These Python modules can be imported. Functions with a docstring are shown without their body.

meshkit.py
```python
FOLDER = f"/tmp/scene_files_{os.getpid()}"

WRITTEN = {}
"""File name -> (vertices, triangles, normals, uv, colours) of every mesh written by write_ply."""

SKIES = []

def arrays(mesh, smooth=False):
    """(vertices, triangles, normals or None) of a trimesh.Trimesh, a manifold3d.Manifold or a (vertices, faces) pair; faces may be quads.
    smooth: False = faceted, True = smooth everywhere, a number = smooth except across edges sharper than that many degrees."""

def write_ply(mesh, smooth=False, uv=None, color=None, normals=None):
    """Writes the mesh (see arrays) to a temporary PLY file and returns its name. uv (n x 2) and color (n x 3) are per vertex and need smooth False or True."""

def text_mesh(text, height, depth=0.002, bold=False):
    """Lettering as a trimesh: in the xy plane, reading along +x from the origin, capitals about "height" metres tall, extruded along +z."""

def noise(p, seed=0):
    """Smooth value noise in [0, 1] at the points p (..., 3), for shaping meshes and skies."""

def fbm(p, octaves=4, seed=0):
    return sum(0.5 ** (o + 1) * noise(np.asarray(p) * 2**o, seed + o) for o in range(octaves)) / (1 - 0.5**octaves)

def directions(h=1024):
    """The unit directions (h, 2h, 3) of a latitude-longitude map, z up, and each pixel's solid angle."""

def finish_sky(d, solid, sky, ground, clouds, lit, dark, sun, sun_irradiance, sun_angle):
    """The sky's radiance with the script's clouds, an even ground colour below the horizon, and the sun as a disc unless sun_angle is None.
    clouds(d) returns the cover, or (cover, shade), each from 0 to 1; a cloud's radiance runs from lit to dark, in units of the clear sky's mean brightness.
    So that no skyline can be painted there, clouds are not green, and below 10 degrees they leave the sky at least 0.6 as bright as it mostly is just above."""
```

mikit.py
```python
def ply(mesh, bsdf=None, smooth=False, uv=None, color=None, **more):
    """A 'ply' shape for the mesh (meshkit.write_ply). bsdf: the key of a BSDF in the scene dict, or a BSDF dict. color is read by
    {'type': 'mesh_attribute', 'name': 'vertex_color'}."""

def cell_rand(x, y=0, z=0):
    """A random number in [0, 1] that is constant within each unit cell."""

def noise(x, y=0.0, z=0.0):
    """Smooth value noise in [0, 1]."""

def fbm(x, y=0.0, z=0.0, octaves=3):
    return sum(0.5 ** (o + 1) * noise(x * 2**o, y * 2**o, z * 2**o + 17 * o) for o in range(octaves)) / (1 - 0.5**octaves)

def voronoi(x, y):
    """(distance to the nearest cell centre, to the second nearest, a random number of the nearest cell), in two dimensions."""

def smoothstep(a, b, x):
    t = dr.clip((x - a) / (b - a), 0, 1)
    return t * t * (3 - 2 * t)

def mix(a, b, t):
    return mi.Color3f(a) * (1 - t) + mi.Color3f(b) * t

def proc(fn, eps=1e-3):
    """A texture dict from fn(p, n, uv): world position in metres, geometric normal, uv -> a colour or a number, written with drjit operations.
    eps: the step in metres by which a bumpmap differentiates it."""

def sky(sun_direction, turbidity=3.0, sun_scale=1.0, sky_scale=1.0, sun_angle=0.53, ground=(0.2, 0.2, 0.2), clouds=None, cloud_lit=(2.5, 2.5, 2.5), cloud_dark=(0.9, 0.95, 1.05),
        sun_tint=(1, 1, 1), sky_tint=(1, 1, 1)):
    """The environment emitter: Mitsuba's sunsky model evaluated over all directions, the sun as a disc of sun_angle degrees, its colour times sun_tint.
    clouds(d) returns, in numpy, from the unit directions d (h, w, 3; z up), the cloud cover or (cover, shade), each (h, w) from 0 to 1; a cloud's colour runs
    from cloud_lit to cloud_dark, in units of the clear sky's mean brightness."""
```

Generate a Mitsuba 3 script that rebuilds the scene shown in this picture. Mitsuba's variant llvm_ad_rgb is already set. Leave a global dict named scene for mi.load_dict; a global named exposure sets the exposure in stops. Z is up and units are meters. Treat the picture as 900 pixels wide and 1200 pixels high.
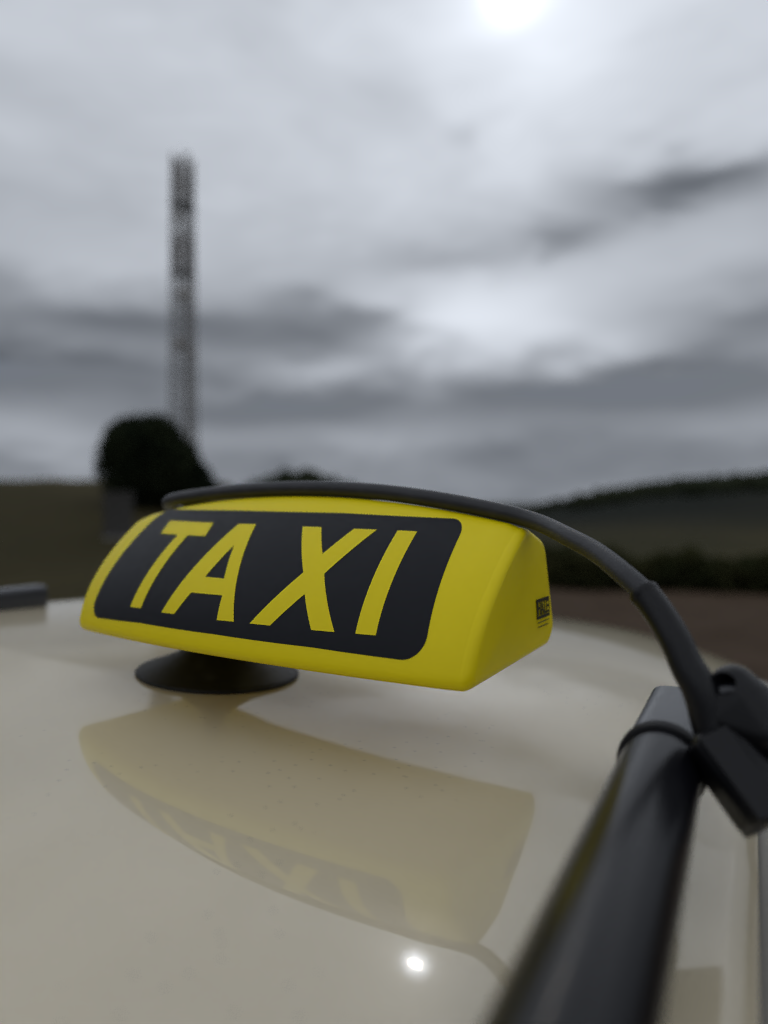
import math, random, manifold3d, manifold3d
import numpy as np, trimesh, mitsuba as mi, mikit, meshkit
import drjit as dr
import shapely
from shapely.geometry import Polygon, box as sbox
from shapely import affinity
from mikit import noise, fbm, smoothstep, mix, voronoi

T = mi.ScalarTransform4f
rng = np.random.default_rng(7)
random.seed(7)
scene, labels = {}, {}

# ------------------------------------------------------------------ camera, sky, exposure
CAM_Z = 1.75
PITCH = math.radians(0.69)
FWD = np.array([0, math.cos(PITCH), -math.sin(PITCH)])
scene['camera'] = {
    'type': 'thinlens', 'fov': 2 * math.degrees(math.atan(450 / 833.1)), 'fov_axis': 'x',
    'to_world': T().look_at(origin=[0, 0, CAM_Z], target=[0, float(FWD[1]), CAM_Z + float(FWD[2])], up=[0, 0, 1]),
    'aperture_radius': 0.0050, 'focus_distance': 0.468, 'near_clip': 0.01, 'far_clip': 12000.0}
exposure = 1.3

SUN_AZ, SUN_EL = math.radians(10.12), math.radians(35.5)
SUN = np.array([math.sin(SUN_AZ) * math.cos(SUN_EL), math.cos(SUN_AZ) * math.cos(SUN_EL), math.sin(SUN_EL)])


LIT, DARK = np.array([13.3, 14.0, 15.1]), np.array([0.080, 0.092, 0.112])
SKY_GAIN = 4.4


def cloud_deck(d):
    """An overcast with a bright gap low in front and dark banks near the horizon; noise everywhere, the same kind of cloud all round."""
    az = np.degrees(np.arctan2(d[..., 0], d[..., 1]))
    el = np.degrees(np.arcsin(np.clip(d[..., 2], -1, 1))) / 1.075
    az = az / 1.075
    h = np.maximum(d[..., 2], 0.02)
    # points on a cloud layer, squeezed towards the horizon as a real one
    p = np.stack([d[..., 0] / (h + 0.25) * 1.6, d[..., 1] / (h + 0.25) * 1.6, 0 * h], -1)
    q = np.stack([az / 14.0, el / 5.0, 0 * h], -1)
    warp = meshkit.fbm(q * 0.8 + 5, 3, 3) - 0.5
    n1 = meshkit.fbm(p * 1.3 + warp[..., None] * 0.5, 5, 11) - 0.5
    n2 = meshkit.fbm(q * 1.0 + np.array([3.1, 8.7, 0]) + warp[..., None] * 0.8, 5, 21) - 0.5
    n3 = meshkit.fbm(q * 2.7 + np.array([1.1, 2.7, 0]) + warp[..., None] * 1.5, 4, 31) - 0.5
    high = np.clip((el - 13) / 14, 0, 1)
    v = 0.30 + 0.43 * high
    v = v * (1 + 0.55 * n1 + (0.75 - 0.45 * high) * n2 + (0.60 - 0.42 * high) * n3)

    def blob(a, e, sa, se, k):
        x = (az - a + 6 * warp + 5 * n3) / sa
        y = (el - e + 2.0 * n2 + 3.0 * n3) / se
        return k * np.exp(-(x * x + y * y))

    for a, e, sa, se, k in ((7, 13.6, 12, 3.4, 0.50), (-5, 21, 12, 3.5, 0.10), (-4.0, 10.0, 3.5, 0.9, 0.20), (18, 10.8, 3, 1.3, 0.22), (1, 5.0, 6, 1.2, 0.10), (-21, 15.5, 10, 2.6, 0.20), (-25, 4.5, 8, 2.0, 0.14), (26, 16, 6, 3, 0.10)):
        v = v + blob(a, e, sa, se, k)
    for a, e, sa, se, k in ((21.5, 20.9, 7.0, 1.7, 0.82), (13.0, 18.9, 4.0, 1.1, 0.58), (4, 17.6, 6, 0.9, 0.28), (13, 8.4, 7.5, 1.7, 0.55), (23, 8.6, 8, 2.0, 0.55), (-4.5, 13.0, 4.5, 2.2, 0.58), (-10, 12.3, 5, 1.3, 0.28),
                            (-27, 8.8, 6.0, 1.6, 0.60), (-18, 12.4, 5, 0.8, 0.38), (-8, 7.2, 9, 1.5, 0.5), (-16, 9.6, 4, 0.9, 0.3), (27, 12.5, 4, 1.6, 0.4), (6.5, 25.5, 1.6, 0.7, 0.18), (12, 4.0, 16, 1.4, 0.15)):
        v = v * (1 - blob(a, e, sa, se, k))
    ang = np.degrees(np.arccos(np.clip(d @ SUN, -1, 1)))
    v = v + (0.14 * np.exp(-(ang / 17) ** 2) + 0.18 * np.exp(-(ang / 5.0) ** 2) + 0.28 * np.exp(-(ang / 2.2) ** 2) + 10.5 * np.exp(-(ang / 0.95) ** 2)) * (1 + 0.8 * n2)
    v = np.clip(v, 0.09, 13.9)
    return np.ones_like(v), np.clip((LIT[1] - v) / (LIT[1] - DARK[1]), 0, 1)


scene['sky'] = mikit.sky(SUN.tolist(), turbidity=3, sun_scale=0.004, sun_angle=0.8, ground=(0.10, 0.10, 0.09), clouds=cloud_deck,
                         cloud_lit=tuple(LIT * SKY_GAIN), cloud_dark=tuple(DARK * SKY_GAIN), sun_tint=(1, 0.99, 0.96))


# ------------------------------------------------------------------ materials
def rgb(*c):
    return {'type': 'rgb', 'value': list(c)}


def two(b):
    return {'type': 'twosided', 'bsdf': b}


def rough(c, r, spec=0.5, **k):
    return two({'type': 'principled', 'base_color': c if isinstance(c, dict) else rgb(*c), 'roughness': r, 'specular': spec, **k})


def cream(p, n, uv):
    spot = 1 - smoothstep(0.02, 0.10, voronoi(p.x * 55 + p.z * 9, p.y * 55)[0])
    dust = smoothstep(0.50, 0.75, fbm(p.x * 9, p.y * 9, p.z * 9)) * 0.10 + spot * smoothstep(0.60, 0.8, noise(p.x * 17, p.y * 17, 3.0)) * 0.4
    fine = fbm(p.x * 260, p.y * 260, p.z * 260, 2) * 0.03
    return mix((0.565, 0.49, 0.345), (0.30, 0.27, 0.22), dust + fine)


def orange_peel(p, n, uv):
    return (noise(p.x * 26, p.y * 26, p.z * 26) - 0.5) * 0.00005


scene['cream_diffuse'] = {'type': 'plastic', 'diffuse_reflectance': mikit.proc(cream), 'int_ior': 1.8, 'nonlinear': False}
scene['cream_haze'] = {'type': 'roughplastic', 'diffuse_reflectance': mikit.proc(cream), 'int_ior': 1.8, 'alpha': 0.055, 'nonlinear': False}
scene['cream_paint'] = two({'type': 'bumpmap', 'scale': 1.0, 'arbitrary': mikit.proc(orange_peel, 0.004), 'bsdf': {'type': 'blendbsdf', 'weight': 0.28, 'a': {'type': 'ref', 'id': 'cream_diffuse'}, 'b': {'type': 'ref', 'id': 'cream_haze'}}})


def yellow_col(p, n, uv):
    w = fbm(p.x * 30, p.y * 30, p.z * 30) * 0.35 + fbm(p.x * 400, p.y * 400, p.z * 400, 2) * 0.15
    return mix((0.95, 0.765, 0.002), (0.88, 0.70, 0.004), w)


scene['yellow_plastic'] = two({'type': 'roughplastic', 'diffuse_reflectance': mikit.proc(yellow_col), 'int_ior': 1.3, 'alpha': 0.28, 'nonlinear': False})
scene['letter_film'] = two({'type': 'roughplastic', 'diffuse_reflectance': mikit.proc(yellow_col), 'int_ior': 1.3, 'alpha': 0.3, 'nonlinear': False})


def black_film_col(p, n, uv):
    return mix((0.006, 0.0066, 0.0105), (0.009, 0.010, 0.014), fbm(p.x * 60, p.y * 60, p.z * 60))


scene['black_film'] = two({'type': 'roughplastic', 'diffuse_reflectance': mikit.proc(black_film_col), 'int_ior': 1.28, 'alpha': 0.33, 'nonlinear': False})
scene['print_ink'] = rough((0.02, 0.017, 0.006), 0.55)


def rubber_col(p, n, uv):
    return mix((0.013, 0.0135, 0.0165), (0.026, 0.026, 0.030), smoothstep(0.4, 0.8, fbm(p.x * 110, p.y * 110, p.z * 110)) * 0.6 + fbm(p.x * 900, p.y * 900, p.z * 900, 2) * 0.3)


def foot_col(p, n, uv):
    w = smoothstep(0.42, 0.70, fbm(p.x * 38 + 3, p.y * 38, p.z * 38)) * 0.8
    return mix((0.006, 0.006, 0.006), (0.030, 0.030, 0.030), w)


scene['cable_rubber'] = two({'type': 'bumpmap', 'arbitrary': mikit.proc(lambda p, n, uv: fbm(p.x * 800, p.y * 800, p.z * 800, 2) * 0.0001), 'scale': 1.0,
                             'bsdf': {'type': 'principled', 'base_color': mikit.proc(rubber_col), 'roughness': 0.48, 'specular': 0.5}})
scene['foot_rubber'] = rough(mikit.proc(foot_col), 0.55, 0.3)
scene['black_gloss'] = rough((0.0035, 0.0035, 0.005), 0.23, 0.26)
scene['black_matt'] = rough((0.004, 0.004, 0.0052), 0.36, 0.30)
scene['steel_grey'] = rough((0.022, 0.023, 0.027), 0.16, 0.6)
scene['trim_grey'] = rough((0.22, 0.205, 0.175), 0.5, 0.3)
scene['rubber_trim'] = rough((0.006, 0.006, 0.007), 0.6, 0.25)
scene['chrome'] = {'type': 'roughconductor', 'material': 'Al', 'alpha': 0.12}
scene['car_glass'] = rough((0.006, 0.007, 0.008), 0.05, 0.6)
scene['galvanised'] = rough((0.34, 0.335, 0.33), 0.6, 0.3)
scene['antenna_grey'] = rough((0.32, 0.30, 0.28), 0.6, 0.3)
scene['antenna_dark'] = rough((0.22, 0.20, 0.185), 0.6, 0.3)
scene['bark'] = rough(mikit.proc(lambda p, n, uv: mix((0.05, 0.04, 0.03), (0.11, 0.09, 0.07), fbm(p.x * 12, p.y * 12, p.z * 3))), 0.9, 0.1)
scene['hut_wall'] = rough(mikit.proc(lambda p, n, uv: mix((0.05, 0.048, 0.043), (0.08, 0.075, 0.07), fbm(p.x * 2, p.y * 2, p.z * 2))), 0.8, 0.2)


def leaf_bsdf(c1, c2):
    f = lambda p, n, uv: mix(c1, c2, smoothstep(0.3, 0.7, fbm(p.x * 1.1, p.y * 1.1, p.z * 1.1)))
    return {'type': 'principledthin', 'base_color': mikit.proc(f), 'roughness': 0.6, 'diff_trans': 0.5, 'spec_trans': 0.0}


scene['leaf_dark'] = leaf_bsdf((0.020, 0.028, 0.016), (0.040, 0.050, 0.026))
scene['leaf_olive'] = leaf_bsdf((0.035, 0.042, 0.018), (0.060, 0.060, 0.026))
scene['wood_green'] = rough(mikit.proc(lambda p, n, uv: mix((0.014, 0.019, 0.012), (0.034, 0.038, 0.020), fbm(p.x * 0.12, p.y * 0.12, p.z * 0.2))), 0.95, 0.05)


def ground_col(p, n, uv):
    r = dr.sqrt(p.x * p.x + p.y * p.y)
    az = dr.atan2(p.x, p.y)
    n1 = fbm(p.x * 0.05, p.y * 0.05, 0, 4)
    n2 = fbm(p.x * 1.3, p.y * 1.3, 0, 3)
    grass = mix((0.022, 0.021, 0.009), (0.042, 0.034, 0.015), smoothstep(0.3, 0.7, n1) * 0.7 + n2 * 0.3)
    far = mix((0.006, 0.0078, 0.0052), (0.0105, 0.011, 0.007), smoothstep(0.35, 0.65, fbm(p.x * 0.02, p.y * 0.02, 0, 4)))
    soil = mix((0.036, 0.023, 0.014), (0.056, 0.038, 0.025), n2)
    gravel = mix((0.030, 0.023, 0.016), (0.060, 0.047, 0.035), fbm(p.x * 9, p.y * 9, 0, 3))
    c = mix(grass, far, smoothstep(60, 130, r))
    c = mix(c, soil, smoothstep(0.12, 0.2, az + (n1 - 0.5) * 0.1) * (1 - smoothstep(1.2, 1.5, az)) * smoothstep(5.5, 7.5, r + (n2 - 0.5) * 2) * (1 - smoothstep(29, 34, r + (n1 - 0.5) * 6)))
    return mix(gravel, c, smoothstep(4.5, 7, r + (n2 - 0.5) * 2))


scene['ground_mat'] = rough(mikit.proc(ground_col), 0.95, 0.1)


# ------------------------------------------------------------------ helpers
def numbered(name):
    if not any(k == name or k.startswith(name + '__') for k in scene):
        return name
    i = 1
    while any(k == f'{name}_{i:03d}' or k.startswith(f'{name}_{i:03d}__') for k in scene):
        i += 1
    return f'{name}_{i:03d}'


used_roots = set()


def thing(name, label, cat, group=None, kind=None):
    key = name
    i = 0
    while key in used_roots or key in scene:
        i += 1
        key = f'{name}_{i:03d}'
    used_roots.add(key)
    labels[key] = {'label': label, 'category': cat}
    if group:
        labels[key]['group'] = group
    if kind:
        labels[key]['kind'] = kind
    return key


def part(parent, name, mesh, mat, smooth=False, to_world=None, label=None, kind=None, uv=None):
    key = numbered(f'{parent}__{name}')
    d = mikit.ply(mesh, mat, smooth=smooth, uv=uv)
    if to_world is not None:
        d['to_world'] = to_world
    scene[key] = d
    if label or kind:
        labels[key] = {}
        if label:
            labels[key]['label'] = label
        if kind:
            labels[key]['kind'] = kind
    return key


def structure(name, mesh, mat, smooth=False, kind='structure', label=None):
    scene[name] = mikit.ply(mesh, mat, smooth=smooth)
    labels[name] = {'kind': kind}
    if label:
        labels[name]['label'] = label
    return name


def cat(ms):
    return trimesh.util.concatenate(ms)


def grid_mesh(P):
    """P (a, b, 3) -> quads."""
    a, b = P.shape[:2]
    i = np.arange(a * b).reshape(a, b)
    f = np.stack([i[:-1, :-1], i[1:, :-1], i[1:, 1:], i[:-1, 1:]], -1).reshape(-1, 4)
    f = np.vstack([f[:, [0, 1, 2]], f[:, [0, 2, 3]]])
    return trimesh.Trimesh(P.reshape(-1, 3), f, process=False)


def spline(pts, n):
    from scipy.interpolate import CubicSpline
    pts = np.asarray(pts, float)
    u = np.concatenate([[0], np.cumsum(np.linalg.norm(np.diff(pts, axis=0), axis=1))])
    return CubicSpline(u, pts)(np.linspace(0, u[-1], n))


def tube(path, r, sides=24, caps=True, shape=None):
    """A tube along path; r a number or one per point; shape: (k,2) unit section instead of the circle."""
    path = np.asarray(path, float)
    n = len(path)
    r = np.broadcast_to(np.asarray(r, float), (n,))
    tan = np.gradient(path, axis=0)
    tan /= np.linalg.norm(tan, axis=1, keepdims=True)
    ref = np.array([0, 0, 1.0]) if abs(tan[0, 2]) < 0.9 else np.array([1.0, 0, 0])
    x = np.cross(tan[0], ref)
    x /= np.linalg.norm(x)
    a = np.arange(sides) / sides * 2 * np.pi
    sec = np.stack([np.cos(a), np.sin(a)], 1) if shape is None else np.asarray(shape)
    rings = []
    for k in range(n):
        x = x - tan[k] * (x @ tan[k])
        x /= np.linalg.norm(x)
        y = np.cross(tan[k], x)
        rings.append(path[k] + r[k] * (sec[:, :1] * x + sec[:, 1:] * y))
    m = len(sec)
    V = np.vstack(rings)
    F = []
    for k in range(n - 1):
        i = np.arange(m)
        j = (i + 1) % m
        F += [np.stack([k * m + i, k * m + j, (k + 1) * m + j], 1), np.stack([k * m + i, (k + 1) * m + j, (k + 1) * m + i], 1)]
    if caps:
        for k, flip in ((0, True), (n - 1, False)):
            c = len(V)
            V = np.vstack([V, path[k]])
            i = np.arange(m)
            j = (i + 1) % m
            f = np.stack([np.full(m, c), k * m + i, k * m + j], 1)
            F.append(f[:, ::-1] if flip else f)
    mesh = trimesh.Trimesh(V, np.vstack(F), process=False)
    return mesh


def lathe(profile, sides=64):
    """profile (n,2) of radius, height, from the bottom up on the outside."""
    a = np.arange(sides + 1) / sides * 2 * np.pi
    pr = np.asarray(profile, float)
    P = np.stack([pr[:, None, 0] * np.cos(a), pr[:, None, 0] * np.sin(a), np.repeat(pr[:, 1:2], sides + 1, 1)], -1)
    m = grid_mesh(P.transpose(1, 0, 2))
    m.merge_vertices(digits_vertex=7)
    return m


def hull_spheres(items, sub=3):
    pts = []
    for c, r in items:
        s = trimesh.creation.icosphere(subdivisions=sub, radius=r)
        pts.append(s.vertices + np.asarray(c))
    return trimesh.convex.convex_hull(np.vstack(pts))


def rbox(size, r, centre=(0, 0, 0), axes=np.eye(3), sub=2):
    sx, sy, sz = (np.asarray(size) / 2 - r)
    m = hull_spheres([((a * sx, b * sy, c * sz), r) for a in (-1, 1) for b in (-1, 1) for c in (-1, 1)], sub)
    m.vertices = m.vertices @ np.asarray(axes) + np.asarray(centre)
    return m


def bar(p0, p1, w):
    return tube(np.array([p0, p1], float), w / 2 * 1.414, sides=4)


# ------------------------------------------------------------------ the land
def polar(az, r):
    a = np.arctan(np.tan(np.radians(az)) * 1.085)
    return r * np.sin(a), r * np.cos(a)


def ground_z(x, y):
    x, y = np.asarray(x, float), np.asarray(y, float)
    r = np.hypot(x, y)
    az = np.degrees(np.arctan2(x / 1.085, y))
    S = lambda a, b, v: np.clip((v - a) / (b - a), 0, 1) ** 2 * (3 - 2 * np.clip((v - a) / (b - a), 0, 1))
    z = -0.05 * np.clip(y, -30, 36) * (0.25 + 0.75 * S(-10, 10, y))
    z = z * S(2, 5, r)
    # the land falls away in the middle distance to a plain
    z = z - 3.5 * S(45, 700, r) - 16 * S(700, 5000, r) * 1.0
    # grassy bank on the left
    wl = S(-75, -60, az) * (1 - S(-12, -5, az))
    z = z + wl * (S(9, 44, r) * 4.75 - S(70, 200, r) * 3.0)
    # wooded hill on the right
    crest = np.interp(az, [5, 10, 12.5, 16.5, 21, 26.5, 40, 60, 80], [-6, -5.5, -2.5, 2.0, 5.5, 7.5, 9, 6, -4])
    wr = S(6, 11, az) * (1 - S(70, 85, az))
    z = z + wr * (np.maximum(crest + 5.5, 0) * S(36, 330, r) * (1 - S(360, 900, r)))
    # far wooded knoll behind the sign
    kx, ky = polar(-6.0, 520)
    z = z + 20 * np.exp(-(((x - kx) / 48) ** 2 + ((y - ky) / 70) ** 2))
    z = z * (1 + 0.085 * S(6, 14, r)) - 0.149 * S(6, 14, r)
    z = z + (meshkit.fbm(np.stack([x * 0.02, y * 0.02, 0 * x], -1), 4, 5) - 0.5) * 2.2 * S(30, 200, r) + (meshkit.fbm(np.stack([x * 0.5, y * 0.5, 0 * x], -1), 3, 6) - 0.5) * 0.25 * S(5, 12, r)
    return z


rr = np.concatenate([[0.0], np.geomspace(1.0, 7000, 190)])
aa = np.concatenate([np.linspace(-50, 50, 241), np.linspace(50, 310, 131)[1:]])
R_, A_ = np.meshgrid(rr, np.radians(aa), indexing='ij')
gx, gy = R_ * np.sin(A_), R_ * np.cos(A_)
gm = grid_mesh(np.stack([gx, gy, ground_z(gx, gy)], -1))
structure('ground', trimesh.Trimesh(gm.vertices, gm.faces[:, ::-1], process=False), 'ground_mat', smooth=True)


def leaves(centres, size, seed, spread=1.0):
    """Two-triangle leaf clumps at the centres, turned every way."""
    g = np.random.default_rng(seed)
    n = len(centres)
    a = g.normal(size=(n, 3))
    a /= np.linalg.norm(a, axis=1, keepdims=True)
    b = np.cross(a, g.normal(size=(n, 3)))
    b /= np.linalg.norm(b, axis=1, keepdims=True)
    s = size * g.uniform(0.6, 1.3, (n, 1))
    P = np.stack([centres - a * s, centres + b * s * 0.55, centres + a * s, centres - b * s * 0.55], 1)
    i = np.arange(n)[:, None] * 4
    F = np.vstack([np.hstack([i, i + 1, i + 2]), np.hstack([i, i + 2, i + 3])])
    return trimesh.Trimesh(P.reshape(-1, 3), F, process=False)


def crown_points(n, clumps, seed):
    g = np.random.default_rng(seed)
    w = np.array([c[1] ** 2.2 for c in clumps])
    idx = g.choice(len(clumps), n, p=w / w.sum())
    d = g.normal(size=(n, 3))
    d /= np.linalg.norm(d, axis=1, keepdims=True)
    rad = g.uniform(0.25, 1.0, n) ** 0.45
    C = np.array([c[0] for c in clumps])[idx]
    Rr = np.array([c[1] for c in clumps])[idx]
    return C + d * (Rr * rad * (0.85 + 0.3 * g.random(n)))[:, None]


def tree(name, label, x, y, crown_r, height, mat, n, leaf, seed, squash=1.0, group=None):
    g = np.random.default_rng(seed)
    z0 = float(ground_z(x, y)) - 0.1
    t = thing(name, label, 'tree', group)
    top = np.array([x, y, z0 + height])
    cz = z0 + height - crown_r * squash
    trunk = spline([(x, y, z0), (x + 0.05 * crown_r, y, z0 + 0.35 * height), (x, y, cz), (x, y, cz + 0.5 * crown_r)], 12)
    part(t, 'trunk', tube(trunk, np.linspace(0.09, 0.03, 12) * crown_r + 0.03, 10), 'bark', 30)
    clumps = [((x, y, cz), crown_r * 0.80)]
    for k in range(9):
        a = k / 9 * 2 * math.pi + g.uniform(-0.3, 0.3)
        e = g.uniform(-0.5, 1.1)
        rad = crown_r * g.uniform(0.5, 0.66)
        c = np.array([x + rad * math.cos(a) * math.cos(e), y + rad * math.sin(a) * math.cos(e), cz + rad * math.sin(e) * squash])
        clumps.append((c, crown_r * g.uniform(0.3, 0.44)))
        s = trunk[5 + k % 5]
        part(t, 'limb', tube(spline([s, (s + c) / 2 + [0, 0, 0.08 * crown_r], c], 7), np.linspace(0.03, 0.008, 7) * crown_r + 0.01, 6), 'bark', 30)
    part(t, 'crown', leaves(crown_points(n, clumps, seed), leaf, seed), mat)
    return t


# tree beside the mast, bushes and hedges
tx, ty = polar(-17.1, 30)
tree('round_tree', 'dark round-crowned tree standing in front of the lattice mast', tx, ty, 2.3, 4.1, 'leaf_dark', 36000, 0.10, 3, 1.0)
bx_, by_ = polar(-14.2, 29.5)
tree('small_tree', 'low bushy tree right of the dark round tree, half hidden by the taxi sign', bx_, by_, 1.2, 1.9, 'leaf_dark', 9000, 0.10, 9, 0.8)


def hedge(name, label, az0, az1, r, hgt, depth, n, seed, mat):
    g = np.random.default_rng(seed)
    t = thing(name, label, 'hedge')
    az = g.uniform(az0, az1, n)
    rad = r + g.normal(0, depth, n)
    x, y = polar(az, rad)
    top = hgt * (0.65 + 0.7 * meshkit.fbm(np.stack([az * 0.55, 0 * az, 0 * az], -1), 3, seed))
    z = ground_z(x, y) + g.random(n) ** 0.7 * top
    part(t, 'foliage', leaves(np.stack([x, y, z], -1), 0.12, seed), mat)
    stems = []
    for k in range(30):
        a = az0 + (az1 - az0) * (k + 0.5) / 30
        sx, sy = polar(a, r)
        sz = float(ground_z(sx, sy))
        stems.append(tube(np.array([(sx, sy, sz - 0.05), (sx + 0.05, sy, sz + hgt * 0.7)]), 0.025, 5))
    part(t, 'stem', cat(stems), 'bark', kind='stuff')
    return t


hedge('hedge', 'dark low hedge along the far edge of the brown field on the right', 11.5, 34, 31, 1.45, 0.9, 26000, 5, 'leaf_olive')

# woods on the hill and knoll
def wood(name, label, pts, rmin, rmax, seed):
    g = np.random.default_rng(seed)
    base = trimesh.creation.icosphere(subdivisions=2)
    ms = []
    for x, y in pts:
        rad = g.uniform(rmin, rmax)
        m = base.copy()
        k = 1 + (meshkit.fbm(m.vertices * 2.2 + g.uniform(0, 50, 3), 3, seed) - 0.5) * 0.9
        m.vertices = m.vertices * k[:, None] * [rad, rad, rad * g.uniform(0.9, 1.4)] + [x, y, float(ground_z(x, y)) + rad * 0.6]
        ms.append(m)
    structure(name, cat(ms), 'wood_green', smooth=True, kind='stuff', label=label)
    labels[name]['category'] = 'wood'


g = np.random.default_rng(12)
az = np.concatenate([g.uniform(10, 44, 900), g.uniform(14, 44, 300)])
rad = np.concatenate([g.uniform(270, 345, 900), g.uniform(170, 270, 300)])
keep = rad > 150
wood('hillside_wood', 'dark wood covering the crest of the hill on the right', [polar(a, r) for a, r in zip(az[keep], rad[keep])], 1.3, 2.1, 4)
kx, ky = polar(-6.0, 520)
wood('knoll_wood', 'far wooded knoll showing just above the middle of the taxi sign', [(kx + g.normal(0, 27), ky + g.normal(0, 30)) for _ in range(110)], 3.0, 5.5, 8)

# utility cabinet on the bank
hx, hy = polar(-19.0, 24)
hz = float(ground_z(hx, hy)) - 0.1
hut = thing('utility_cabinet', 'small grey utility cabinet on the grass bank left of the taxi sign', 'cabinet')
HM = T().translate([hx, hy, hz]).rotate([0, 0, 1], 20)
part(hut, 'housing', rbox((0.9, 0.5, 1.4), 0.02, (0, 0, 0.75)), 'hut_wall', to_world=HM)
part(hut, 'lid', rbox((0.93, 0.58, 0.08), 0.02, (0, 0, 1.465)), 'hut_wall', to_world=HM)
part(hut, 'plinth', rbox((0.9, 0.54, 0.2), 0.02, (0, 0, 0.0)), 'galvanised', to_world=HM)
part(hut, 'door', rbox((0.72, 0.03, 1.15), 0.01, (0, -0.262, 0.76)), 'hut_wall', to_world=HM)

# ------------------------------------------------------------------ lattice mast
mx, my = polar(-14.55, 92)
mz = float(ground_z(mx, my)) - 0.2
TOP = CAM_Z + 88.6 * 0.485
mast = thing('lattice_mast', 'tall grey lattice mast with antenna panels at its top, left of the sky', 'mast')
HW0, HW1 = 1.4, 1.0
hw = lambda z: HW0 + (HW1 - HW0) * (z - mz) / (TOP - mz)
part(mast, 'base_plate', rbox((3.4, 3.4, 0.4), 0.05, (mx, my, mz + 0.2)), 'hut_wall')
for sx, sy in ((-1, -1), (1, -1), (1, 1), (-1, 1)):
    part(mast, 'leg', bar((mx + sx * HW0, my + sy * HW0, mz), (mx + sx * HW1, my + sy * HW1, TOP), 0.2), 'galvanised')
br = []
zz = np.arange(mz + 0.6, TOP - 0.5, 1.25)
for z0, z1 in zip(zz[:-1], zz[1:]):
    a, b = hw(z0), hw(z1)
    c0 = [(-a, -a), (a, -a), (a, a), (-a, a)]
    c1 = [(-b, -b), (b, -b), (b, b), (-b, b)]
    for k in range(4):
        j = (k + 1) % 4
        P = lambda c, z: (mx + c[0], my + c[1], z)
        br += [bar(P(c0[k], z0), P(c1[j], z1), 0.07), bar(P(c0[j], z0), P(c1[k], z1), 0.07), bar(P(c1[k], z1), P(c1[j], z1), 0.07)]
part(mast, 'bracing', cat(br), 'galvanised', kind='stuff')
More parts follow.
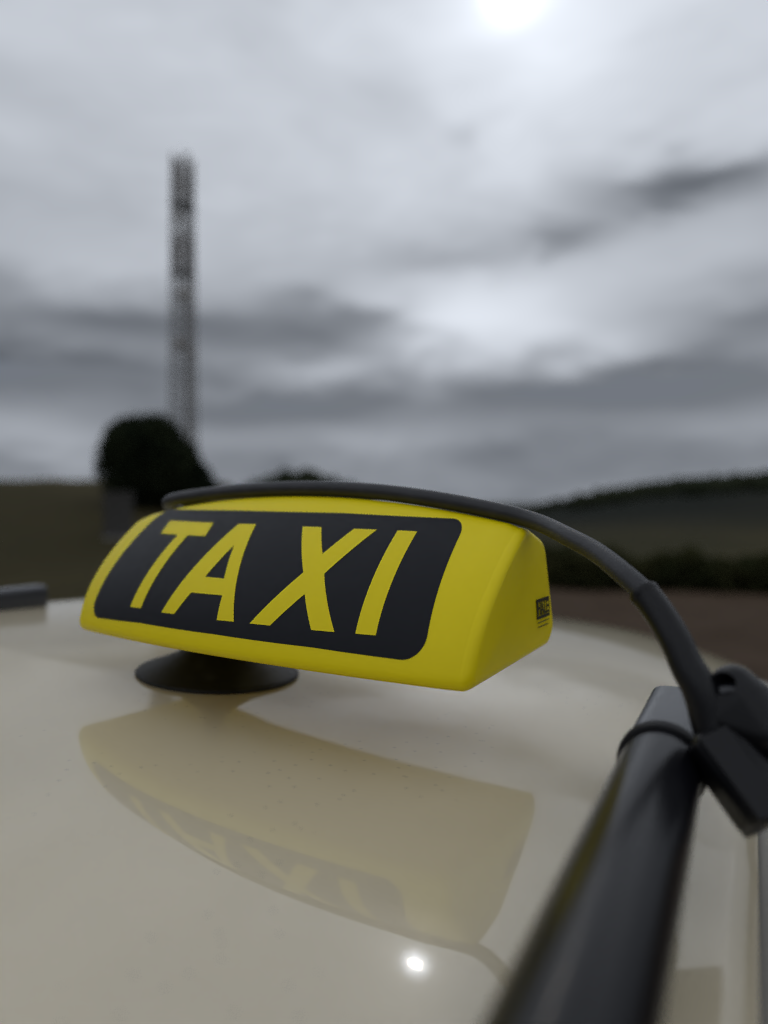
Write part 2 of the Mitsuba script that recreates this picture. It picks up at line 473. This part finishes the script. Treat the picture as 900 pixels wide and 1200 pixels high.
part(mast, 'ladder', cat([bar((mx - 0.2, my, mz), (mx - 0.2, my, TOP - 1), 0.06), bar((mx + 0.2, my, mz), (mx + 0.2, my, TOP - 1), 0.06)] +
                         [bar((mx - 0.2, my, z), (mx + 0.2, my, z), 0.04) for z in np.arange(mz + 0.3, TOP - 1, 0.6)]), 'galvanised')
part(mast, 'cable_run', cat([tube(np.array([(mx + 0.5 + 0.1 * k, my - 0.5, mz), (mx + 0.4 + 0.1 * k, my - 0.4, TOP - 3)]), 0.05, 6) for k in range(6)]), 'antenna_dark')
for zc, hh, off in ((TOP - 3.2, 5.6, 1.35), (TOP - 12.0, 4.6, 1.3)):
    part(mast, 'platform', rbox((2.7, 2.7, 0.12), 0.03, (mx, my, zc - hh / 2 - 0.1)), 'galvanised')
    for k in range(9):
        a = 2 * math.pi * (k // 3) / 3 + 0.5 + (k % 3 - 1) * 0.5
        px, py = mx + off * math.cos(a), my + off * math.sin(a)
        ca, sa = math.cos(a), math.sin(a)
        part(mast, 'antenna_panel', rbox((0.18, 0.34, hh * (0.8 if k % 2 else 0.95)), 0.05, (px, py, zc + 0.15 * (k % 3)), axes=np.array([[ca, sa, 0], [-sa, ca, 0], [0, 0, 1]]), sub=1),
             'antenna_dark' if zc < TOP - 8 or k % 2 else 'antenna_grey')
for zc, a, r in ((TOP - 8.0, -1.9, 0.6), (TOP - 17.5, -1.2, 0.8), (TOP - 23.5, -1.6, 0.7), (TOP - 24.5, -0.6, 0.6)):
    dish = lathe([(0.001, 0.0), (r * 0.9, 0.0), (r, 0.06), (r, 0.4), (r * 0.8, 0.52), (0.001, 0.56)], 24)
    M = T().translate([mx + 1.25 * math.cos(a), my + 1.25 * math.sin(a), zc]).rotate([0, 0, 1], math.degrees(a)).rotate([0, 1, 0], 90)
    part(mast, 'dish', dish, 'antenna_grey', 40, to_world=M)
part(mast, 'lightning_rod', tube(np.array([(mx, my, TOP - 1), (mx, my, TOP + 1.5)]), 0.03, 6), 'galvanised')

# ------------------------------------------------------------------ the taxi: everything below is in car coordinates
# (s to the car's left side, t towards its rear, h up; origin at the front foot line of the roof sign); the car stands nose-up by 1.6 degrees
LEAN = 1.59
CAR = T().translate([0, 0, CAM_Z]).rotate([1, 0, 0], LEAN).translate([-0.11963, 0.48646, -0.11926]).rotate([0, 0, 1], -30.968)
RC = [-0.051571, -0.027714, -0.056134, 0.016533, -0.168915, -0.001056, -0.37191, 1.465922, 0.677638, 1.064441]
RK = [0.0659, -0.0457, -0.0221, 0.217, 0.2166, -0.287]


def roof_h(s, t):
    """Height of the crowned roof: a cubic patch around the sign, gently carried on towards the edges."""
    s, t = np.asarray(s, float), np.asarray(t, float)
    c = RC
    a, b = np.clip(s, -0.07, 0.26), np.clip(t, -0.15, 0.05)
    z = c[0] + c[1] * a + c[2] * b + c[3] * a * a + c[4] * a * b + c[5] * b * b + c[6] * a ** 3 + c[7] * b ** 3 + c[8] * a * a * b + c[9] * a * b * b
    ga = c[1] + 2 * c[3] * a + c[4] * b + 3 * c[6] * a * a + 2 * c[8] * a * b + c[9] * b * b
    gb = c[2] + c[4] * a + 2 * c[5] * b + 3 * c[7] * b * b + c[8] * a * a + 2 * c[9] * a * b
    dl, dr_, df, dn = np.maximum(-0.07 - s, 0), np.maximum(s - 0.26, 0), np.maximum(t - 0.05, 0), np.maximum(-0.15 - t, 0)
    q = s + 0.078 * t
    k = RK
    return z + ga * (s - a) + gb * (t - b) - k[0] * dl ** 2 - 0.25 * dr_ ** 2 + k[1] * df ** 2 + k[2] * df ** 3 - 0.05 * dn ** 2 + k[3] * dl * df + k[4] * df * q + 4 * k[5] * df * np.maximum(q, 0) ** 2


SKEW = 0.059      # the sign sits a few degrees askew on the car
SR, SL, TF, TB = 0.3367, -0.66, -0.58, 1.20     # roof panel limits
car = thing('taxi_car', 'cream taxi whose glossy roof fills the foreground under the sign', 'car')
ss = np.concatenate([np.linspace(SL, SL + 0.03, 8), np.linspace(SL + 0.03, SR - 0.014, 130)[1:], np.linspace(SR - 0.014, SR, 10)[1:]])
tt = np.linspace(TF, TB, 200)
S_, T_ = np.meshgrid(ss, tt, indexing='ij')
edge = 0.008 * np.clip((S_ - (SR - 0.014)) / 0.014, 0, 1) ** 2.2 + 0.012 * np.clip((SL + 0.03 - S_) / 0.03, 0, 1) ** 2
S_ = S_ - SKEW * T_
part(car, 'roof', grid_mesh(np.stack([S_, T_, roof_h(S_, T_) - edge], -1)), 'cream_paint', True, CAR, label='glossy cream roof panel mirroring the sign and the sun')


def strip(s0, s1, dh0, dh1, n=60):
    t = np.linspace(TF, TB, n)
    sref = s0
    ref = SR if s0 > 0 else SL
    k = SKEW * t
    z = roof_h(ref - k, t)
    P = np.stack([np.stack([s0 - k, t, z + dh0], -1), np.stack([(s0 + s1) / 2 - k, t, z + (dh0 + dh1) / 2 + 0.002], -1), np.stack([s1 - k, t, z + dh1], -1)])
    return grid_mesh(P)


for a, b, c in ((SR, 0.357, 0.43), (SL, -0.678, -0.75)):
    sg = 1 if a > 0 else -1
    part(car, 'ditch_moulding', strip(a - sg * 0.001, b, -0.013, -0.011), 'trim_grey', True, CAR)
    part(car, 'roof_frame', strip(b + sg * 0.001, c, -0.012, -0.062), 'cream_paint', True, CAR)

SC = (SR + SL) / 2
BODY = CAR @ T().rotate([0, 0, 1], math.degrees(math.atan(SKEW)))
GROUND_H = -1.60


def shell(outline, ks, widths):
    """A body between side outlines: outline (n,2) of t,h closed; widths at the given heights give the half width."""
    pts = np.asarray(outline, float)
    w = np.interp(pts[:, 1], ks, widths)
    V, F = [], []
    n = len(pts)
    for sg in (-1, 1):
        V.append(np.stack([SC + sg * w, pts[:, 0], pts[:, 1]], -1))
    V = np.vstack(V)
    for i in range(n):
        j = (i + 1) % n
        F += [(i, j, n + j), (i, n + j, n + i)]
    side = trimesh.creation.triangulate_polygon(Polygon(pts), engine='earcut')
    tri = side[1]
    kd = np.array([np.argmin(((pts - p) ** 2).sum(1)) for p in side[0]])
    tri = kd[tri]
    F += [tuple(x) for x in tri[:, ::-1]] + [tuple(x + n) for x in tri]
    m = trimesh.Trimesh(V, F, process=False)
    m.fix_normals()
    return m


arch = lambda tc, r: [(tc + r * math.cos(a), -1.28 + r * math.sin(a)) for a in np.linspace(math.pi, 0, 13)]
body_outline = [(-2.28, -1.40), (-2.30, -1.10), (-2.18, -0.86), (-1.25, -0.66), (2.05, -0.66), (2.12, -0.95), (2.10, -1.40)]
lower = body_outline[:1] + body_outline[1:5] + body_outline[5:] + list(reversed([(-1.82, -1.40)] + arch(-1.45, 0.37) + [(-1.08, -1.40), (0.98, -1.40)] + arch(1.35, 0.37) + [(1.72, -1.40)]))
part(car, 'body', shell(lower, [-1.40, -1.05, -0.66], [0.80, 0.90, 0.84]), 'cream_paint', 25, BODY)
for sg, e in ((1, 0.43), (-1, -0.75)):
    base = SC + sg * 0.84
    zt = lambda t: float(roof_h(SR if sg > 0 else SL, t)) - 0.064
    for nm, tq in (('side_window', (-0.42, 0.38)), ('side_window', (0.44, 1.16))):
        P = np.array([[(e, tq[0], zt(tq[0])), (e, tq[1], zt(tq[1]))], [(base, tq[0] - (0.45 if tq[0] < 0 else 0), -0.655), (base, tq[1] + (0.1 if tq[1] > 1 else 0), -0.655)]])
        part(car, nm, grid_mesh(P), 'car_glass', False, BODY)
    for t0, t1, b0, b1 in ((0.38, 0.44, 0.38, 0.44), (1.16, 1.30, 1.26, 1.95), (-0.62, -0.42, -1.25, -0.87)):
        P = np.array([[(e, t0, zt(t0)), (e, t1, zt(t1))], [(base, b0, -0.655), (base, b1, -0.655)]])
        part(car, 'pillar', grid_mesh(P), 'cream_paint', False, BODY)
for nm, tr, tb in (('windscreen', TF - 0.002, -1.25), ('rear_window', TB + 0.002, 1.97)):
    sx = np.linspace(0, 1, 17)
    top = np.stack([-0.74 + sx * 1.17, np.full(17, tr), roof_h(-0.65 + sx * 1.0, tr) - 0.012], -1)
    bot = np.stack([SC + (2 * sx - 1) * 0.83, np.full(17, tb) + (0.12 * (2 * sx - 1) ** 2 if tb < 0 else 0), np.full(17, -0.655)], -1)
    part(car, nm, grid_mesh(np.stack([top, bot])), 'car_glass', True, BODY)
for tc in (-1.45, 1.35):
    for sg in (-1, 1):
        M = BODY @ T().translate([SC + sg * 0.76, tc, -1.28]).rotate([0, 1, 0], 90)
        w = part(car, 'wheel', lathe([(0.02, -0.09), (0.2, -0.09), (0.2, 0.09), (0.02, 0.095)], 32), 'galvanised', 30, M)
        part(w, 'tyre', lathe([(0.2, -0.1), (0.29, -0.11), (0.32, -0.08), (0.32, 0.08), (0.29, 0.11), (0.2, 0.1)], 40), 'rubber_trim', 40, M)
for sg in (-1, 1):
    part(car, 'headlight', rbox((0.34, 0.1, 0.16), 0.04, (SC + sg * 0.64, -2.24, -0.98)), 'chrome', 40, BODY)

# ---- taxi sign
LEN = 0.36
SIGN = CAR


def front_t(s, h):
    """Depth of the bulging front at the place s along the sign and the height h."""
    q = 2 * s / LEN
    return (0.02476 + 0.1456 * h) * q * q + (0.09854 + 0.0959 * q) * h + (7.67514 + 0.43058 * q) * h * np.abs(h)


def front_slope(s, h):
    q = 2 * s / LEN
    return 0.1456 * q * q + 0.09854 + 0.0959 * q + 2 * (7.67514 + 0.43058 * q) * np.abs(h)


def ridge(e):
    return 0.10995 - 0.02062 * e * e


def fillet(p, a, b, r, n=7):
    p, a, b = map(np.asarray, (p, a, b))
    u, v = (a - p) / np.linalg.norm(a - p), (b - p) / np.linalg.norm(b - p)
    x = np.linspace(0, 1, n)[:, None]
    return (1 - x) ** 2 * (p + u * r) + 2 * x * (1 - x) * p + x * x * (p + v * r)


def section(e, inset=0.0):
    """Closed section (t,h) of the sign housing at e in [-1,1] along its length."""
    s_at = lambda h: e * (LEN / 2 + 0.0143 * h)
    H = ridge(e)
    low = -0.0045 * e * e - 0.0012
    hs = np.linspace(low + 0.008, H - 0.005, 26)
    fr = np.stack([[front_t(s_at(h), h), h] for h in hs])
    P0 = np.array([front_t(s_at(0), max(low, 0)) + 0.0002, low])
    rt = front_t(s_at(H), H)
    bend = np.array([0.1643, H * 0.855])
    top = np.array([rt + 0.004, H + 0.0005])
    heel = np.array([0.1925, 0.005])
    toe = np.array([0.181, min(low, -0.0022)])
    pts = [fillet(P0, toe, fr[0], 0.008), fr, fillet(top, fr[-1], bend, 0.009), fillet(bend, top, heel, 0.009), fillet(heel, bend, toe, 0.007, 5), fillet(toe, heel, P0, 0.005, 4)]
    q = np.vstack([pts[0], fr[1:], *pts[2:]])
    if inset:
        c = np.array([0.11, 0.042])
        q = q + (c - q) * inset / 0.058
    return q


def housing():
    rings = []
    RE = 0.008
    es = [(-1, th) for th in np.linspace(90, 0, 10)] + [(e, None) for e in np.linspace(-0.93, 0.93, 44)] + [(1, th) for th in np.linspace(0, 90, 10)]
    for e, th in es:
        if th is None:
            q = section(e)
            s = e * (LEN / 2 + 0.0143 * q[:, 1])
        else:
            x = math.radians(th)
            q = section(e, RE * (1 - math.cos(x)))
            s = e * (LEN / 2 + 0.003 + 0.0143 * q[:, 1] - RE * (1 - math.sin(x)))
        rings.append(np.stack([s, q[:, 0], q[:, 1]], -1))
    P = np.stack(rings)
    P = np.concatenate([P, P[:, :1]], 1)
    m = grid_mesh(P)
    V, F = [m.vertices], [m.faces]
    n = P.shape[1]
    k = len(m.vertices)
    for ring, flip in ((0, False), (len(rings) - 1, True)):
        R0 = P[ring]
        c = R0[:-1].mean(0)
        sg = -1 if ring == 0 else 1
        layers = [R0 + (c - R0) * x + np.array([sg * 0.0022 * (1 - (1 - x) ** 2), 0, 0]) for x in np.linspace(0, 0.98, 8)]
        cm = grid_mesh(np.stack(layers))
        V.append(cm.vertices)
        F.append((cm.faces if flip is False else cm.faces[:, ::-1]) + k)
        k += len(cm.vertices)
        i = np.arange(n - 1)
        base = k - n
        V.append((c + [sg * 0.0022, 0, 0])[None])
        f = np.stack([base + i, base + i + 1, np.full(n - 1, k)], 1)
        F.append(f)
        k += 1
    m = trimesh.Trimesh(np.vstack(V), np.vstack(F), process=False)
    m.merge_vertices(digits_vertex=6)
    m.update_faces(m.nondegenerate_faces())
    m.fix_normals()
    return m


sign = thing('taxi_sign', 'yellow taxi roof sign with black TAXI lettering panel on the cream car roof', 'taxi sign')
part(sign, 'housing', housing(), 'yellow_plastic', True, SIGN)


def film(poly, off, cell=0.005):
    """A thin film cut to poly (s,h), laid on the front of the sign."""
    V, F = [], []
    x0, y0, x1, y1 = poly.bounds
    k = 0
    for a in np.arange(x0, x1, cell * 2):
        for b in np.arange(y0, y1, cell):
            c = poly.intersection(sbox(a, b, a + cell * 2, b + cell))
            for gq in getattr(c, 'geoms', [c]):
                if gq.geom_type != 'Polygon' or gq.area < 1e-12:
                    continue
                v, f = trimesh.creation.triangulate_polygon(gq, engine='earcut')
                V.append(v)
                F.append(np.asarray(f) + k)
                k += len(v)
    V, F = np.vstack(V), np.vstack(F)
    s, h = V[:, 0], V[:, 1]
    slope = front_slope(s, h)
    ln = np.sqrt(1 + slope ** 2)
    P = np.stack([s, front_t(s, h) - off / ln, h + off * slope / ln], -1)
    m = trimesh.Trimesh(P, F, process=False)
    m.merge_vertices(digits_vertex=6)
    n = m.face_normals.mean(0)
    if n[1] > 0:
        m.invert()
    return m


panel = Polygon([(-0.1495, 0.0958), (-0.05, 0.0970), (0.05, 0.0968), (0.1432, 0.0935), (0.1546, 0.0110), (0.08, 0.0142), (0.0, 0.0150), (-0.08, 0.0140), (-0.1556, 0.0095)]).buffer(-0.0125).buffer(0.0125, quad_segs=16)
part(sign, 'lettering_panel', film(panel, 0.0005), 'black_film', True, SIGN)
letters = [
    ('T', Polygon([(-0.1204, 0.0868), (-0.0613, 0.0870), (-0.0574, 0.0771), (-0.0787, 0.0769), (-0.0832, 0.0240), (-0.0976, 0.0236), (-0.0919, 0.0768), (-0.1166, 0.0766)])),
    ('A', Polygon([(-0.0333, 0.0870), (-0.0157, 0.0872), (0.0156, 0.0243), (0.0001, 0.0240), (-0.0033, 0.0397), (-0.0341, 0.0393), (-0.0430, 0.0240), (-0.0575, 0.0237)], [[(-0.0202, 0.0722), (-0.0093, 0.0502), (-0.0281, 0.0503)]])),
    ('X', Polygon([(0.0276, 0.0866), (0.0434, 0.0865), (0.0592, 0.0693), (0.0694, 0.0859), (0.0866, 0.0857), (0.0693, 0.0572), (0.0936, 0.0240), (0.0770, 0.0241), (0.0626, 0.0446), (0.0457, 0.0244), (0.0289, 0.0243), (0.0533, 0.0574)])),
    ('I', Polygon([(0.1016, 0.0854), (0.1154, 0.0849), (0.1212, 0.0239), (0.1077, 0.0240)])),
]
for ch, poly in letters:
    part(sign, 'letter', film(poly, 0.0009, 0.004), 'letter_film', True, SIGN, label=f'yellow letter {ch} on the black panel')


# maker's mark on the right end: black frame with the word, a small line below
def end_point(t, h, out):
    return np.stack([LEN / 2 + 0.003 + 0.0143 * h + out, t, h], -1)


def mark(mesh2d, out):
    v = mesh2d.vertices
    t = 0.1352 + v[:, 0] * 1.0 + (0.0235 - v[:, 1]) * 0.22
    h = 0.0125 + v[:, 1] - v[:, 0] * 0.03
    m = trimesh.Trimesh(end_point(t, h, out + v[:, 2]), mesh2d.faces, process=False)
    m.fix_normals()
    return m


def ext(poly, d=0.0003):
    return cat([trimesh.creation.extrude_polygon(p, d, engine='earcut') for p in getattr(poly, 'geoms', [poly])])


frame = sbox(0, 0.0085, 0.028, 0.0235).difference(sbox(0.0012, 0.0108, 0.0268, 0.0212))
word = meshkit.text_mesh('HALE', 0.0098, 0.0003, bold=True)
word.vertices = word.vertices * [0.0245 / word.extents[0], 1, 1]
word.vertices += [0.0018 - word.bounds[0][0], 0.0112 - word.bounds[0][1], 0]
lines = [ext(sbox(0.001 + 0.0005 * k, 0.0056 - 0.0033 * k, 0.0265 - 0.002 * k, 0.0062 - 0.0033 * k)) for k in range(2)]
mk = part(sign, 'maker_mark', mark(cat([ext(frame), word] + lines), 0.0022), 'print_ink', False, SIGN, label='small black framed maker mark on the right end')

# foot: a rubber dish on a thin neck
FS, FT = -0.108, 0.119
prof = [(0.0735, 0.0), (0.0745, 0.0012), (0.0735, 0.0026), (0.068, 0.0052), (0.058, 0.0092), (0.048, 0.0134), (0.038, 0.0182), (0.029, 0.0238), (0.0205, 0.0295), (0.0135, 0.035), (0.0092, 0.0405), (0.0075, 0.046), (0.0072, 0.060)]
prof = [(a * 0.975, b) for a, b in prof]
fm = lathe(spline([(a, b, 0) for a, b in prof], 60)[:, :2], 96)
z = fm.vertices[:, 2].copy()
w = np.clip(1 - z / 0.05, 0, 1)
fm.vertices[:, 2] += w * (roof_h(FS + fm.vertices[:, 0], FT + fm.vertices[:, 1]) + 0.0006) + (1 - w) * float(roof_h(FS, FT))
fm.vertices[:, :2] += [FS, FT]
part(sign, 'foot', fm, 'foot_rubber', True, SIGN, label='black rubber dish foot under the left half of the sign')

# ---- steel cable lock over the sign, hooked to the roof rail
lock = thing('cable_lock', 'black cable lock drawn over the taxi sign and closed around the right roof rail', 'cable lock')
CRAD = 0.0061
lag = lambda s: min(max((-s - 0.04) / 0.12, 0), 1) ** 1.5
over = [(s, float(front_t(s, ridge(2 * s / LEN))) + 0.0065 + 0.010 * lag(s), ridge(2 * s / LEN) + CRAD - 0.0004 + 0.0045 * lag(s)) for s in np.linspace(-0.165, 0.18, 11)]
cpath = [(-0.166, 0.192, 0.052), (-0.176, 0.182, 0.070), (-0.184, 0.158, 0.086), (-0.180, 0.128, 0.0985)] + over[1:] + [(0.2190, 0.0955, 0.0857), (0.2446, 0.0721, 0.0780), (0.2626, 0.0534, 0.0699), (0.2755, 0.0434, 0.0619), (0.2853, 0.0372, 0.0522)]
part(lock, 'cable', tube(spline(cpath, 220), CRAD, 28), 'cable_rubber', 40, CAR)
slv = [(0.2753, 0.0436, 0.0621), (0.2847, 0.0377, 0.0527), (0.2922, 0.0313, 0.0440), (0.2981, 0.0257, 0.0354), (0.3028, 0.0219, 0.0273), (0.3079, 0.0189, 0.0200), (0.3123, 0.0167, 0.0094), (0.3157, 0.0148, -0.0004)]
sp = spline(slv, 60)
rad_s = np.full(60, 0.0080)
rad_s[0] = 0.0069
rad_s[1] = 0.0077
rad_s[30:] = np.linspace(0.0080, 0.0096, 30)
part(lock, 'sleeve', tube(sp, rad_s, 32), 'black_matt', 40, CAR)
part(lock, 'sleeve_lip', tube(sp[1:5], [0.0080, 0.00835, 0.00835, 0.0080], 32), 'black_matt', 40, CAR)
L3 = lambda *v: np.array(v)
# hooded head with a socket that opens towards the sleeve
head = hull_spheres([(L3(0.3230, 0.0233, 0.0210), 0.0108), (L3(0.3291, 0.0203, 0.0155), 0.0120), (L3(0.3383, 0.0144, 0.0041), 0.0120), (L3(0.3194, 0.0180, 0.0064), 0.0106)], 3)


def manifold(m):
    return manifold3d.Manifold(manifold3d.Mesh(np.asarray(m.vertices, np.float32), np.asarray(m.faces, np.uint32)))


bore_a, bore_b = L3(0.3090, 0.0077, 0.0291), L3(0.3277, 0.0214, 0.0194)
bore = trimesh.convex.convex_hull(tube(np.array([bore_a, bore_b]), 0.0056, 28).vertices)
hm = (manifold(head) - manifold(bore)).to_mesh()
part(lock, 'head', trimesh.Trimesh(hm.vert_properties[:, :3], hm.tri_verts, process=False), 'black_matt', 32, CAR)
part(lock, 'bolt', tube(spline([(0.3114, 0.0171, 0.0137), (0.3167, 0.0188, 0.0179), (0.3239, 0.0200, 0.0201)], 12), 0.0034, 20), 'steel_grey', 30, CAR)
e1 = L3(0.3409, 0.0004, -0.0205) - L3(0.3127, 0.0160, 0.0076)
e1 /= np.linalg.norm(e1)
e2 = np.cross(e1, [0.35, -0.75, 0.55])
e2 /= np.linalg.norm(e2)
e3 = np.cross(e1, e2)
AX = np.stack([e1, e2, e3])
cen = L3(0.3108, 0.0150, 0.0012) + e1 * 0.0255
part(lock, 'body', rbox((0.045, 0.027, 0.025), 0.0065, cen, AX, 3), 'black_matt', 30, CAR)
part(lock, 'body_cover', rbox((0.041, 0.016, 0.0270), 0.0014, cen + e2 * 0.003 + e1 * 0.001, AX, 2), 'black_matt', 30, CAR)

# ---- roof rails
def rail(p0, p1, p_front, label, end=True):
    p0, p1 = np.array(p0), np.array(p1)
    r = thing('roof_rail', label, 'roof rail', 'roof rails along the two sides of the car roof')
    path = np.linspace(0, 1, 30)[:, None] * (p1 - p0) + p0
    part(r, 'tube', tube(path, np.linspace(0.0217, 0.0193, 30), 48), 'black_gloss', 40, CAR)
    ax = (p1 - p0) / np.linalg.norm(p1 - p0)
    ring = []
    for x, q in ((-0.0046, 0.0195), (-0.0044, 0.0208), (-0.0036, 0.0216), (0.0, 0.0218), (0.0036, 0.0216), (0.0044, 0.0208), (0.0046, 0.0185)):
        ring.append((x, q))
    cpt = p1 - ax * 0.002
    part(r, 'collar', tube([cpt + ax * x for x, _ in ring], [q for _, q in ring], 48), 'rubber_trim', 40, CAR)
    n_ = 40
    a = np.arange(n_) / n_ * 2 * np.pi
    sec = np.stack([np.sign(np.cos(a)) * np.abs(np.cos(a)) ** 0.45, np.sign(np.sin(a)) * np.abs(np.sin(a)) ** 0.45], 1)
    xs = np.array([0.0, 0.004, 0.03, 0.0885, 0.0905, 0.091])
    part(r, 'end_sleeve', tube([p1 + ax * x + np.array([0, 0, -0.0002]) for x in xs], np.array([0.0172, 0.0173, 0.0170, 0.0166, 0.0162, 0.0152]), n_, shape=sec), 'steel_grey', 30, CAR)
    for q in ((p1 + ax * 0.078, p0 + ax * 0.02) if end else (p0 + ax * 0.02, p0 + ax * 0.3)):
        h = float(roof_h(q[0], q[1]))
        tops = [(q + np.array([dx, dy, -0.004]), 0.011) for dx in (-0.004, 0.002) for dy in (-0.012, 0.012)]
        bots = [(np.array([q[0] + dx, q[1] + dy, h + 0.006]), 0.005) for dx in (-0.008, 0.004) for dy in (-0.015, 0.04)]
        part(r, 'mount', hull_spheres(tops + bots, 2), 'black_matt', 40, CAR)
    return r


p1 = np.array([0.2912, 0.0210, -0.0224])
p0 = p1 + (np.array([0.3030, -0.1740, -0.0224]) - p1) * 2.2
rail(p0, p1, None, 'glossy black tubular roof rail in the right foreground with a collar near its end')
rail((-0.575, -0.50, -0.031), (-0.603, 0.18, -0.042), None, 'black roof rail on the far left edge of the car roof, out of focus', end=False)
